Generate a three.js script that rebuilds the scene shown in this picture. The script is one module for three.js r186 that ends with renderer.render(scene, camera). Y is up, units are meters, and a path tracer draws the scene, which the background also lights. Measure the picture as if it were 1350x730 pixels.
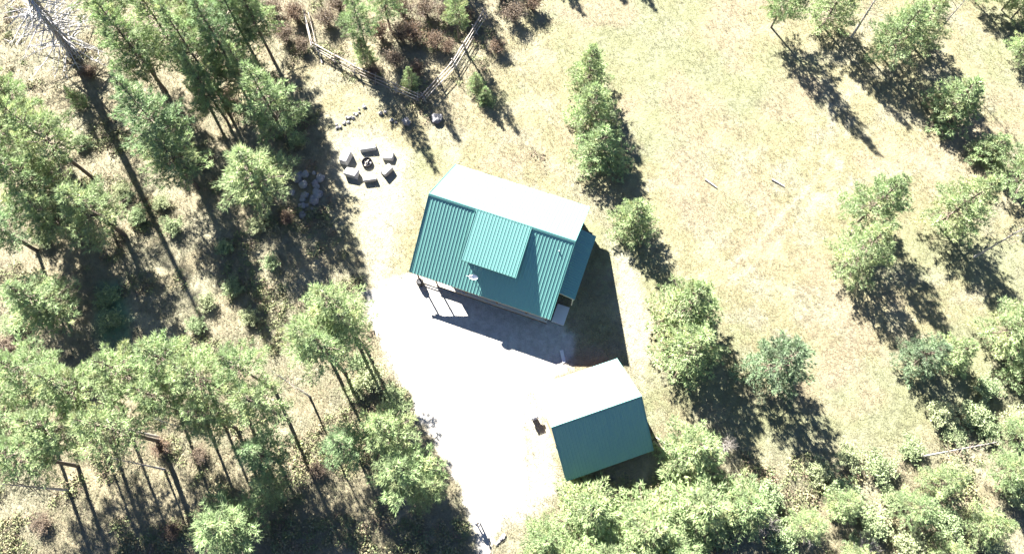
import * as THREE from 'three';
import { mergeGeometries } from 'three/addons/utils/BufferGeometryUtils.js';
import { MarchingCubes } from 'three/addons/objects/MarchingCubes.js';
import { RoundedBoxGeometry } from 'three/addons/geometries/RoundedBoxGeometry.js';

// ---------------------------------------------------------------- camera, sky, sun, exposure
const scene = new THREE.Scene();
const FPX = 935, CAM_H = 66, PITCH = THREE.MathUtils.degToRad(70.05);   // drone, looking 70 degrees down
const camera = new THREE.PerspectiveCamera(2 * Math.atan(365 / FPX) * 180 / Math.PI, 1350 / 730, 0.5, 4000);
camera.position.set(0, CAM_H, 0);
camera.rotation.set(-PITCH, 0, 0);
camera.updateMatrixWorld();

const AZ = THREE.MathUtils.degToRad(29.04), EL = THREE.MathUtils.degToRad(33.2);
const SKY_GAIN = 0.078;
const SUN = new THREE.Vector3(-Math.sin(AZ) * Math.cos(EL), Math.sin(EL), -Math.cos(AZ) * Math.cos(EL));
// clear blue sky: paler toward the horizon and round the sun
{
  const w = 256, h = 128, d = new Float32Array(w * h * 4), v = new THREE.Vector3();
  for (let j = 0; j < h; j++) for (let i = 0; i < w; i++) {
    const el = ((j + 0.5) / h - 0.5) * Math.PI, az = ((i + 0.5) / w - 0.5) * 2 * Math.PI;
    v.set(Math.cos(el) * Math.cos(az), Math.sin(el), Math.cos(el) * Math.sin(az));
    const t = Math.pow(1 - Math.max(0, v.y), 3), g = 0.25 * Math.pow(Math.max(0, v.dot(SUN)), 6), k = (j * w + i) * 4;
    for (let c = 0; c < 3; c++) d[k + c] = SKY_GAIN * ([0.26, 0.48, 1.1][c] * (1 - t) + [0.85, 1.0, 1.25][c] * t + g);
    d[k + 3] = 1;
  }
  const t = new THREE.DataTexture(d, w, h, THREE.RGBAFormat, THREE.FloatType); t.mapping = THREE.EquirectangularReflectionMapping; t.magFilter = t.minFilter = THREE.LinearFilter; t.needsUpdate = true;
  scene.background = t; scene.environment = t;
}
const sun = new THREE.DirectionalLight(new THREE.Color(1.0, 0.967, 0.905), 5);
sun.position.copy(SUN).multiplyScalar(150).add(new THREE.Vector3(0, 0, -28));
sun.target.position.set(0, 0, -28);
sun.castShadow = true;
sun.shadow.mapSize.set(4096, 4096);
Object.assign(sun.shadow.camera, { left: -90, right: 90, top: 80, bottom: -80, near: 1, far: 400 });
scene.add(sun, sun.target);

const renderer = new THREE.WebGLRenderer({ antialias: true });
renderer.toneMapping = THREE.LinearToneMapping;
renderer.toneMappingExposure = 8.2;
renderer.shadowMap.enabled = true;
renderer.setSize(1024, 553);

// ---------------------------------------------------------------- helpers
function mulberry(a) { return () => { a |= 0; a = a + 0x6D2B79F5 | 0; let t = Math.imul(a ^ a >>> 15, 1 | a); t = t + Math.imul(t ^ t >>> 7, 61 | t) ^ t; return ((t ^ t >>> 14) >>> 0) / 4294967296; }; }
let R = mulberry(7);
const rr = (a, b) => a + (b - a) * R();
const V = (x, y, z) => new THREE.Vector3(x, y, z);
const clamp = (x, a = 0, b = 1) => Math.max(a, Math.min(b, x));
const lerp = (a, b, t) => a + (b - a) * t;
const sstep = (a, b, x) => { const t = clamp((x - a) / (b - a)); return t * t * (3 - 2 * t); };
const H32 = (x, y, s) => { let h = Math.imul(x, 374761393) + Math.imul(y, 668265263) + Math.imul(s, 2147483647 - 61) | 0; h = Math.imul(h ^ h >>> 13, 1274126177); return ((h ^ h >>> 16) >>> 0) / 4294967296; };
function vnoise(x, y, s = 0) {
  const xi = Math.floor(x), yi = Math.floor(y); let fx = x - xi, fy = y - yi;
  fx = fx * fx * (3 - 2 * fx); fy = fy * fy * (3 - 2 * fy);
  return lerp(lerp(H32(xi, yi, s), H32(xi + 1, yi, s), fx), lerp(H32(xi, yi + 1, s), H32(xi + 1, yi + 1, s), fx), fy);
}
function fbm(x, y, s = 0, o = 4) { let a = 0, w = 0.5, t = 0; for (let i = 0; i < o; i++) { a += w * vnoise(x, y, s + i); t += w; w *= 0.55; x *= 2.03; y *= 2.03; } return a / t; }
const cP = Math.cos(PITCH), sP = Math.sin(PITCH);
// photo pixel (1350 x 730) -> point at height y
function G(px, py, y = 0) {
  const u = (px - 675) / FPX, v = (365 - py) / FPX;
  const dx = u, dy = -sP + v * cP, dz = -cP - v * sP, t = (y - CAM_H) / dy;
  return V(dx * t, y, dz * t);
}
function toPx(x, z, y = 0) {
  const dy = y - CAM_H, w = -dy * sP - z * cP, up = dy * cP - z * sP;
  return [675 + FPX * x / w, 365 - FPX * up / w];
}
const used = {};
function numbered(n) { const k = used[n] = (used[n] ?? -1) + 1; return k ? `${n}_${String(k).padStart(3, '0')}` : n; }
function shade(o) { o.traverse(m => { if (m.isMesh) { m.castShadow = true; m.receiveShadow = true; } }); return o; }
function tag(o, label, category, group, kind) { o.userData = { label, category }; if (group) o.userData.group = group; if (kind) o.userData.kind = kind; return o; }
function thing(name, label, category, p = V(0, 0, 0), turn = 0, group) {
  const o = new THREE.Group(); o.name = numbered(name); o.position.copy(p); o.rotation.y = turn; scene.add(o); return tag(o, label, category, group);
}
function mesh(name, geo, mat, parent) { const m = new THREE.Mesh(geo, mat); m.name = name; m.castShadow = m.receiveShadow = true; parent.add(m); return m; }
function top(name, geo, mat, label, category, group) { const m = mesh(numbered(name), geo, mat, scene); return tag(m, label, category, group); }
function box(w, h, d, x = 0, y = 0, z = 0) { const g = new THREE.BoxGeometry(w, h, d); g.translate(x, y, z); return g; }
function bar(a, b, w, h) { // box beam from a to b
  const l = a.distanceTo(b), g = new THREE.BoxGeometry(w, h, l); const m = new THREE.Matrix4().lookAt(b, a, Math.abs(b.clone().sub(a).normalize().y) > 0.98 ? V(1, 0, 0) : V(0, 1, 0));
  g.applyMatrix4(m); g.translate((a.x + b.x) / 2, (a.y + b.y) / 2, (a.z + b.z) / 2); return g;
}
function pole(a, b, r0, r1, n = 7) {
  const l = a.distanceTo(b), g = new THREE.CylinderGeometry(r1, r0, l, n); g.translate(0, l / 2, 0);
  g.applyQuaternion(new THREE.Quaternion().setFromUnitVectors(V(0, 1, 0), b.clone().sub(a).normalize())); g.translate(a.x, a.y, a.z); return g;
}
class Soup { // triangles with colours
  constructor() { this.p = []; this.c = []; }
  tri(a, b, c, k) { this.p.push(a.x, a.y, a.z, b.x, b.y, b.z, c.x, c.y, c.z); for (let i = 0; i < 3; i++) this.c.push(k[0], k[1], k[2]); }
  stick(a, b, r0, r1, k, n = 3) {
    const d = b.clone().sub(a).normalize(), s = V(d.z, d.x, d.y).cross(d).normalize(), t = d.clone().cross(s), A = [], B = [];
    for (let i = 0; i < n; i++) { const q = i / n * 6.2832, o = s.clone().multiplyScalar(Math.cos(q)).addScaledVector(t, Math.sin(q)); A.push(a.clone().addScaledVector(o, r0)); B.push(b.clone().addScaledVector(o, r1)); }
    for (let i = 0; i < n; i++) { const j = (i + 1) % n; this.tri(A[i], A[j], B[j], k); if (r1 > 0.001) this.tri(A[i], B[j], B[i], k); }
  }
  build() { const g = new THREE.BufferGeometry(); g.setAttribute('position', new THREE.Float32BufferAttribute(this.p, 3)); g.setAttribute('color', new THREE.Float32BufferAttribute(this.c, 3)); g.computeVertexNormals(); return g; }
}
const std = (r, g, b, rough = 0.9, o = {}) => new THREE.MeshStandardMaterial({ color: new THREE.Color().setRGB(r, g, b), roughness: rough, side: THREE.DoubleSide, ...o });
function noiseTex(w, h, fn, srgb) {
  const d = new Uint8Array(w * h * 4);
  for (let y = 0; y < h; y++) for (let x = 0; x < w; x++) { const c = fn(x, y), i = (y * w + x) * 4; d[i] = clamp(c[0]) * 255; d[i + 1] = clamp(c[1]) * 255; d[i + 2] = clamp(c[2]) * 255; d[i + 3] = 255; }
  const t = new THREE.DataTexture(d, w, h); t.magFilter = t.minFilter = THREE.LinearFilter; t.wrapS = t.wrapT = THREE.MirroredRepeatWrapping; if (srgb) t.colorSpace = THREE.SRGBColorSpace; t.needsUpdate = true; return t;
}
const toS = x => x <= 0.0031308 ? x * 12.92 : 1.055 * Math.pow(x, 1 / 2.4) - 0.055;

// ---------------------------------------------------------------- ground zones (laid out on the photograph's plan of the lot)
function sdPoly(x, y, P) { // negative inside
  let d = 1e9, s = 1;
  for (let i = 0, j = P.length - 1; i < P.length; j = i++) {
    const ex = P[j][0] - P[i][0], ey = P[j][1] - P[i][1], wx = x - P[i][0], wy = y - P[i][1], t = clamp((wx * ex + wy * ey) / (ex * ex + ey * ey));
    const bx = wx - ex * t, by = wy - ey * t; d = Math.min(d, bx * bx + by * by);
    const c1 = y >= P[i][1], c2 = y < P[j][1], c3 = ex * wy > ey * wx; if ((c1 && c2 && c3) || (!c1 && !c2 && !c3)) s = -s;
  }
  return s * Math.sqrt(d);
}
const DRIVE = [[486, 385], [520, 366], [560, 352], [620, 372], [700, 400], [760, 440], [752, 478], [712, 500], [694, 530], [690, 600], [697, 650], [664, 690], [650, 720], [640, 780], [628, 780], [622, 700], [596, 620], [566, 568], [540, 520], [508, 462], [486, 420]];
const BARE = [[440, 190], [470, 172], [520, 180], [545, 215], [548, 262], [530, 310], [530, 365], [495, 380], [478, 330], [462, 270], [440, 235]];
const YARD = [[694, 520], [715, 505], [745, 640], [720, 665], [690, 690], [664, 700], [690, 640]];
const SIDE = [[800, 310], [830, 330], [852, 400], [862, 470], [850, 520], [832, 480], [812, 360]];
const LUSH = [[128, 372], [160, 372], [172, 420], [165, 460], [130, 450]];
const MEADOW = [[660, 60], [700, -80], [1000, -80], [1440, -80], [1440, 560], [1240, 570], [1215, 590], [1110, 590], [990, 600], [900, 560], [840, 480], [800, 300], [740, 230], [620, 150]];
const LAWN = [[380, 100], [420, 80], [520, 150], [640, 165], [700, 190], [760, 250], [860, 330], [900, 560], [700, 660], [640, 560], [450, 330], [430, 180]];
const TRACK = [[900, 395], [985, 345], [1050, 285], [1095, 225], [1110, 150]];
function trackDist(px, py) { let d = 1e9; for (let i = 0; i < TRACK.length - 1; i++) { const [ax, ay] = TRACK[i], ex = TRACK[i + 1][0] - ax, ey = TRACK[i + 1][1] - ay, t = clamp(((px - ax) * ex + (py - ay) * ey) / (ex * ex + ey * ey)); d = Math.min(d, Math.hypot(px - ax - ex * t, py - ay - ey * t)); } return d; }
function zones(x, z) {
  const [px, py] = toPx(x, z); const w = (fbm(x * 0.35, z * 0.35, 3, 3) - 0.5) * 34 + (fbm(x * 1.7, z * 1.7, 9, 2) - 0.5) * 12;
  return {
    drive: 1 - sstep(-9, 6, sdPoly(px, py, DRIVE) + w * 0.7), bare: 1 - sstep(-26, 20, sdPoly(px, py, BARE) + w * 1.1),
    yard: 1 - sstep(-14, 14, sdPoly(px, py, YARD) + w), side: 1 - sstep(-14, 10, sdPoly(px, py, SIDE) + w),
    track: (1 - sstep(2, 7, Math.abs(trackDist(px + w * 0.5, py + w * 0.5) - 11))) * sstep(0.35, 0.6, fbm(x * 0.6, z * 0.6, 71, 2)),
    lush: 1 - sstep(-12, 10, sdPoly(px, py, LUSH) + w * 0.5),
    open: Math.max(1 - sstep(-40, 30, sdPoly(px, py, MEADOW) + w), 1 - sstep(-30, 25, sdPoly(px, py, LAWN) + w)),
  };
}
const mix3 = (a, b, t) => [lerp(a[0], b[0], t), lerp(a[1], b[1], t), lerp(a[2], b[2], t)];
const C_STRAW = [0.158, 0.142, 0.078], C_PALE = [0.174, 0.16, 0.104], C_GREEN = [0.122, 0.135, 0.068], C_TAN = [0.172, 0.14, 0.09], C_DUFF = [0.17, 0.145, 0.085], C_SOIL = [0.18, 0.155, 0.105], C_GRAVEL = [0.3, 0.283, 0.258];
function groundColour(x, z) {
  const Z = zones(x, z);
  const g1 = fbm(x * 0.11 + 5, z * 0.11, 21, 4), g2 = fbm(x * 0.5, z * 0.5, 33, 3), g3 = fbm(x * 2.6, z * 2.6, 41, 2), g4 = H32(Math.round(x * 13), Math.round(z * 13), 77);
  let open = mix3(C_STRAW, C_PALE, sstep(0.4, 0.7, g2));
  open = mix3(open, C_GREEN, 0.6 * sstep(0.48, 0.66, g1 * 0.8 + g3 * 0.2)); open = mix3(open, C_TAN, 0.7 * sstep(0.55, 0.75, fbm(x * 0.16, z * 0.16, 55, 3)));
  let wood = mix3(C_DUFF, C_SOIL, g2); wood = mix3(wood, C_PALE, 0.85 * sstep(0.49, 0.58, g1 * 0.5 + g2 * 0.5));
  wood = mix3(wood, [0.1, 0.19, 0.105], 0.85 * Z.lush);
  let c = mix3(wood, open, Z.open);
  c = mix3(c, [0.205, 0.192, 0.148], 0.75 * Math.max(Z.bare, Z.side)); c = mix3(c, C_GRAVEL, 0.45 * Z.yard);
  c = mix3(c, [0.205, 0.19, 0.145], 0.35 * Z.track);
  c = mix3(c, C_GRAVEL, Z.drive);
  const k = 0.68 + 0.44 * g3 + 0.2 * g4;
  return [c[0] * k, c[1] * k, c[2] * k];
}
const GX0 = -80, GX1 = 80, GZ0 = -76, GZ1 = 10, TW = 2048, TH = 1100;
const groundMap = noiseTex(TW, TH, (i, j) => { const c = groundColour(lerp(GX0, GX1, (i + 0.5) / TW), lerp(GZ0, GZ1, (j + 0.5) / TH)); return [toS(c[0]), toS(c[1]), toS(c[2])]; }, true);
const groundBump = noiseTex(1024, 1024, (i, j) => { const v = 0.5 * fbm(i / 26, j / 26, 5, 3) + 0.5 * fbm(i / 5, j / 5, 15, 2); return [v, v, v]; });
{
  const xs = [-1500, -600, -240, -160, GX0], zs = [-1500, -600, -248, -162]; for (let i = 1; i <= 80; i++) xs.push(lerp(GX0, GX1, i / 80)); xs.push(160, 240, 600, 1500);
  for (let i = 0; i <= 43; i++) zs.push(lerp(GZ0, GZ1, i / 43)); zs.push(96, 182, 600, 1500);
  const p = [], uv = [], id = [], n = xs.length;
  for (const z of zs) for (const x of xs) { p.push(x, 0, z); uv.push((x - GX0) / (GX1 - GX0), (z - GZ0) / (GZ1 - GZ0)); }
  for (let j = 0; j < zs.length - 1; j++) for (let i = 0; i < n - 1; i++) { const a = j * n + i; id.push(a, a + n, a + 1, a + 1, a + n, a + n + 1); }
  const g = new THREE.BufferGeometry(); g.setAttribute('position', new THREE.Float32BufferAttribute(p, 3)); g.setAttribute('uv', new THREE.Float32BufferAttribute(uv, 2)); g.setIndex(id); g.computeVertexNormals();
  const bmp = groundBump; bmp.wrapS = bmp.wrapT = THREE.RepeatWrapping; bmp.repeat.set(8, 4.3);
  const gm = new THREE.MeshStandardMaterial({ map: groundMap, roughness: 1, bumpMap: bmp, bumpScale: 0.09 });
  const m = mesh('ground', g, gm, scene); m.userData = { kind: 'structure' };
}
console.log('ground');

// ---------------------------------------------------------------- house and shed
// corrugated roof sheet: width w along x, length l along -> z (down the slope), ribs every 0.305 m
const teal = new THREE.MeshPhysicalMaterial({ color: new THREE.Color().setRGB(0.066, 0.218, 0.194), roughness: 0.66, ior: 1.9, side: THREE.DoubleSide });
const tealTrim = new THREE.MeshPhysicalMaterial({ color: new THREE.Color().setRGB(0.052, 0.182, 0.162), roughness: 0.6, ior: 1.8, side: THREE.DoubleSide });
function sheetGeo(w, l) {
  const prof = [], n = Math.max(1, Math.round(w / 0.305)), s = w / n, h = 0.019;
  prof.push([-w / 2, 0]);
  for (let i = 0; i < n; i++) { const x = -w / 2 + (i + 0.5) * s; prof.push([x - 0.06, 0], [x - 0.022, h], [x + 0.022, h], [x + 0.06, 0]); }
  prof.push([w / 2 + 0.001, 0]);
  const p = [], id = [];
  prof.forEach(([x, y], i) => { p.push(x, y, 0, x, y, l); });
  for (let i = 0; i < prof.length - 1; i++) id.push(i * 2, i * 2 + 1, i * 2 + 2, i * 2 + 2, i * 2 + 1, i * 2 + 3);
  const g = new THREE.BufferGeometry(); g.setAttribute('position', new THREE.Float32BufferAttribute(p, 3)); g.setIndex(id);
  const f = g.toNonIndexed(); f.computeVertexNormals(); return f;
}
function slope(parent, name, x0, x1, zr, yr, ze, ye, mat = teal) { // sheets from ridge (zr,yr) to eave (ze,ye)
  const l = Math.hypot(ze - zr, ye - yr), n = Math.max(1, Math.round((x1 - x0) / 0.915)), w = (x1 - x0) / n, g = sheetGeo(w, l), s = Math.sign(ze - zr);
  for (let i = 0; i < n; i++) {
    const m = mesh(name, g, mat, parent);
    m.position.set(x0 + (i + 0.5) * w, yr + (i % 2) * 0.003, zr); m.rotation.order = 'YXZ'; m.rotation.y = s > 0 ? 0 : Math.PI; m.rotation.x = Math.atan2(yr - ye, Math.abs(ze - zr));
  }
}
const woodTex = noiseTex(256, 256, (i, j) => { const v = 0.72 + 0.4 * (fbm(i / 60, j / 3.5, 4, 3) - 0.5) + 0.12 * (H32(0, Math.floor(j / 32), 5) - 0.5); return [v, v, v]; }, true); woodTex.wrapS = woodTex.wrapT = THREE.RepeatWrapping;
const M = {
  wall: std(0.24, 0.13, 0.075, 0.8, { map: woodTex }), logw: std(0.3, 0.17, 0.09, 0.75, { map: woodTex }), trim: std(0.42, 0.3, 0.18, 0.7), deck: std(0.55, 0.5, 0.42, 0.85), rail: std(0.62, 0.52, 0.38, 0.8),
  glass: new THREE.MeshPhysicalMaterial({ color: 0x11161a, roughness: 0.05, metalness: 0, side: THREE.DoubleSide }), dark: std(0.015, 0.015, 0.018, 0.7), concrete: std(0.5, 0.49, 0.48, 0.9), white: std(0.75, 0.75, 0.73, 0.5), metal: std(0.4, 0.4, 0.42, 0.4, { metalness: 0.8 }),
  shedWall: std(0.17, 0.06, 0.055, 0.85, { map: woodTex }),
};
const house = thing('cabin', 'large cabin with ribbed teal metal roof, roof dormer and covered porch', 'cabin', V(-0.971, 0, -27.097), -0.3417);
const HW = { N: -5.8934, S: 6.3875, eave: 2.785, ridge: 7.27, X: 7.078 };
{
  const h = house, kN = (HW.ridge - HW.eave) / -HW.N, kS = (HW.ridge - HW.eave) / HW.S;
  slope(h, 'roof_panel', -HW.X, HW.X, 0, HW.ridge, HW.N, HW.eave);
  slope(h, 'roof_panel', -HW.X, HW.X, 0, HW.ridge, HW.S, HW.eave);
  // deck below the sheets (underside boards)
  const und = (zr, yr, ze, ye, x0, x1) => { const l = Math.hypot(ze - zr, ye - yr), g = box(x1 - x0, 0.1, l, (x0 + x1) / 2, 0, l / 2 * Math.sign(ze - zr)); g.rotateX(Math.atan2(yr - ye, ze - zr > 0 ? ze - zr : zr - ze) * Math.sign(ze - zr)); g.translate(0, yr - 0.09, zr); return g; };
  mesh('roof_deck', und(0, HW.ridge, HW.N + 0.06, HW.eave + 0.04, -HW.X + 0.03, HW.X - 0.03), M.logw, h);
  mesh('roof_deck', und(0, HW.ridge, HW.S - 0.06, HW.eave + 0.04, -HW.X + 0.03, HW.X - 0.03), M.logw, h);
  { const g = new THREE.Shape([new THREE.Vector2(-0.17, -0.08), new THREE.Vector2(0, 0.055), new THREE.Vector2(0.17, -0.075), new THREE.Vector2(0.165, -0.095), new THREE.Vector2(0, 0.03), new THREE.Vector2(-0.165, -0.1)]);
    const e = new THREE.ExtrudeGeometry(g, { depth: 2 * HW.X + 0.04, bevelEnabled: false }); e.rotateY(-Math.PI / 2); e.translate(HW.X + 0.02, HW.ridge + 0.02, 0); mesh('ridge_cap', e, tealTrim, h); }
  for (const s of [-1, 1]) { const x = s * (HW.X + 0.012);
    mesh('rake_trim', bar(V(x, HW.ridge - 0.04, -0.02), V(x, HW.eave - 0.04, HW.N), 0.03, 0.16), tealTrim, h); mesh('rake_trim', bar(V(x, HW.ridge - 0.04, 0.02), V(x, HW.eave - 0.04, HW.S), 0.03, 0.16), tealTrim, h); }
  mesh('fascia', box(2 * HW.X - 0.02, 0.18, 0.04, 0, HW.eave - 0.13, HW.N + 0.05), M.trim, h); mesh('fascia', box(2 * HW.X - 0.02, 0.18, 0.04, 0, HW.eave - 0.13, HW.S - 0.05), M.trim, h);
  // walls: one closed body
  const bx0 = -5.2, bx1 = 6.7, zn = -5.4, zs = 3.9, yr = 0.2;
  const sh = new THREE.Shape([[-zn, 0], [-zn, HW.ridge + zn * kN - yr], [0, HW.ridge - yr], [-zs, HW.ridge - zs * kS - yr], [-zs, 0]].map(a => new THREE.Vector2(...a)));
  const body = new THREE.ExtrudeGeometry(sh, { depth: bx1 - bx0, bevelEnabled: false }); body.rotateY(Math.PI / 2); body.translate(bx0, 0, 0); mesh('wall', body, M.wall, h);
  // log courses on the two gables and the porch wall
  const log = (a, b) => mesh('wall_log', pole(a, b, 0.12, 0.12, 8), M.logw, h);
  for (let y = 0.18; y < 2.6; y += 0.235) { log(V(bx0 - 0.02, y, zn), V(bx0 - 0.02, y, zs)); log(V(bx1 + 0.02, y, zn), V(bx1 + 0.02, y, zs)); log(V(bx0, y, zs + 0.02), V(bx1, y, zs + 0.02)); log(V(bx0, y, zn - 0.02), V(bx1, y, zn - 0.02)); }
  const windowAt = (x, y, z, w, hh, axis) => { const g = (ww, hhh, d) => axis === 'x' ? box(d, hhh, ww) : box(ww, hhh, d); const f = mesh('window', g(w + 0.2, hh + 0.2, 0.32), M.trim, h); f.position.set(x, y, z); const p = mesh('pane', g(w, hh, 0.34), M.glass, f); };
  windowAt(bx0 - 0.02, 1.5, -2.6, 1.2, 1.1, 'x'); windowAt(bx0 - 0.02, 1.5, 1.4, 1.2, 1.1, 'x'); windowAt(bx0, 4.8, -0.2, 1.1, 1.2, 'x'); windowAt(-3, 1.6, zs + 0.02, 1.3, 1.1, 'z'); windowAt(3.4, 1.6, zs + 0.02, 1.6, 1.1, 'z');
  { const d = mesh('door', box(1.0, 2.05, 0.3, 0, 1.78, 0), M.trim, h); d.position.set(0.4, 0, zs + 0.02); const k = mesh('handle', new THREE.SphereGeometry(0.04, 8, 6), M.metal, d); k.position.set(0.38, 1.4, 0.18); }
  // porch
  for (let i = 0; i < 15; i++) mesh('deck_board', box(11.5 - 0.0, 0.04, 0.135, 1.0, 0.73, zs + 0.22 + i * 0.142), M.deck, h);
  mesh('deck_frame', box(11.45, 0.62, 1.98, 1.0, 0.4, zs + 1.2), M.logw, h);
  for (const x of [-6.6, -4.7, -1.6, 1.6, 4.6, 6.6]) mesh('porch_post', pole(V(x, x < -5 ? 0 : 0.75, 5.92), V(x, 2.98, 5.92), 0.085, 0.08, 9), M.logw, h);
  mesh('porch_beam', pole(V(-7.0, 2.88, 5.92), V(7.0, 2.88, 5.92), 0.1, 0.1, 8), M.logw, h);
  for (const y of [0.25, 0.5]) mesh('porch_rail', pole(V(-6.6, y, 5.95), V(-4.7, y, 5.95), 0.05, 0.05, 7), M.rail, h);
  mesh('porch_rail', pole(V(-1.6, 1.35, 5.95), V(6.6, 1.35, 5.95), 0.05, 0.05, 7), M.rail, h);
  // dormer
  const dx0 = -2.45, dx1 = 2.95, dz = 4.38, dy = 5.12, dk = (HW.ridge - dy) / dz, dm = mesh('dormer', (() => {
    const s = new THREE.Shape([[-0.4, HW.ridge - 0.4 * kS - 0.12], [-0.4, HW.ridge - 0.4 * dk - 0.1], [-3.95, HW.ridge - 3.95 * dk - 0.1], [-3.95, HW.ridge - 3.95 * kS - 0.12]].map(a => new THREE.Vector2(...a)));
    const e = new THREE.ExtrudeGeometry(s, { depth: 4.75, bevelEnabled: false }); e.rotateY(Math.PI / 2); e.translate(-2.1, 0, 0); return e; })(), tealTrim, h);
  slope(dm, 'roof_panel', dx0, dx1, 0.03, HW.ridge + 0.035, dz, dy);
  mesh('roof_deck', und(0.1, HW.ridge - 0.04, dz - 0.05, dy + 0.03, dx0 + 0.02, dx1 - 0.02), M.logw, dm);
  for (const x of [dx0 - 0.012, dx1 + 0.012]) mesh('rake_trim', bar(V(x, HW.ridge - 0.02, 0.1), V(x, dy - 0.04, dz), 0.03, 0.14), teal, dm);
  mesh('fascia', box(dx1 - dx0, 0.14, 0.035, 0.25, dy - 0.09, dz - 0.03), tealTrim, dm);
  for (const x of [-1.1, 0.3, 1.7]) { const f = mesh('window', box(1.15, 0.72, 0.1, 0, 0, 0), M.trim, dm); f.position.set(x, 4.92, 3.95); mesh('pane', box(1.0, 0.58, 0.12), M.glass, f); }
  // vents
  for (const [px, py, y0] of [[676, 297, 6.7], [737, 331, 6.5]]) { const p = h.worldToLocal(G(px, py, y0)); mesh('vent_pipe', pole(V(p.x, y0 - 0.55, p.z), V(p.x, y0 + 0.1, p.z), 0.06, 0.06, 8), M.metal, h); }
  // side lean-to
  const lean = new THREE.Group(); lean.name = 'side_porch'; h.add(lean);
  { const lz0 = -3.3, lz1 = 3.62, l = Math.hypot(1.86, 0.6), n = 9, w = (lz1 - lz0) / n, g = sheetGeo(w, l);
    for (let i = 0; i < n; i++) { const m = mesh('roof_panel', g, teal, lean); m.rotation.order = 'YXZ'; m.rotation.y = Math.PI / 2; m.rotation.x = Math.atan2(0.6, 1.86); m.position.set(6.74, 2.95 + (i % 2) * 0.003, lz0 + (i + 0.5) * w); }
    mesh('fascia', box(0.04, 0.16, lz1 - lz0, 8.56, 2.25, (lz0 + lz1) / 2), M.trim, lean);
    mesh('fascia', bar(V(6.86, 2.8, lz1 - 0.02), V(8.56, 2.26, lz1 - 0.02), 0.04, 0.14), M.rail, lean);
    mesh('wall', box(1.3, 2.2, 6.4, 7.5, 1.1, -0.4), M.wall, lean);
    mesh('porch_post', pole(V(8.42, 0.2, 3.5), V(8.42, 2.25, 3.5), 0.07, 0.07, 8), M.rail, lean);
    mesh('landing', new RoundedBoxGeometry(1.25, 0.22, 1.9, 2, 0.02).translate(7.72, 0.11, 4.75), M.concrete, lean);
    mesh('door', box(0.85, 1.9, 0.06, 7.45, 1.2, 2.83), M.shedWall, lean); }
}
{ // dish on the roof by the dormer, barrel at the porch corner
  const p = G(624, 365, 4.25), d = thing('satellite_dish', 'small white dish on the teal roof beside the dormer front', 'dish', V(p.x, 3.72, p.z), -0.3);
  mesh('mast', pole(V(0, -0.3, 0), V(0, 0.35, 0), 0.025, 0.025, 6), M.metal, d);
  const pr = []; for (let i = 0; i <= 6; i++) pr.push(new THREE.Vector2(i / 6 * 0.34, 0.1 * (i / 6) ** 2)); const g = new THREE.LatheGeometry(pr, 20); g.scale(1.35, 1, 0.8); g.computeVertexNormals(); const b = mesh('reflector', g, M.white, d); b.position.set(0, 0.33, 0); b.rotation.set(-0.2, 0, 0.2);
  mesh('feed_arm', pole(V(0, 0.3, 0), V(-0.65, 0.62, 0.1), 0.02, 0.02, 6), M.white, d);
  const q = house.localToWorld(V(-6.3, 0, 6.35)), br = thing('barrel', 'dark round barrel beside the porch corner post', 'barrel', q);
  mesh('body', new THREE.LatheGeometry([[0, 0], [0.29, 0], [0.31, 0.05], [0.345, 0.45], [0.31, 0.85], [0.29, 0.9], [0.27, 0.88], [0.27, 0.86], [0, 0.85]].map(a => new THREE.Vector2(...a)), 20), M.dark, br);
  for (const y of [0.25, 0.65]) { const r = mesh('hoop', new THREE.TorusGeometry(0.335, 0.014, 6, 20), M.dark, br); r.rotation.x = Math.PI / 2; r.position.y = y; }
  const pl = G(742, 470), pk = top('plank', new RoundedBoxGeometry(0.34, 0.09, 1.25, 1, 0.01), M.concrete, 'short pale plank lying on shaded ground between cabin and shed', 'plank'); pk.position.set(pl.x, 0.05, pl.z); pk.rotation.y = 0.2;
}
const shed = thing('shed', 'smaller outbuilding with plain steep teal metal roof and dark red walls', 'shed', V(7.254, 0, -9.86), 0.328);
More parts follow.
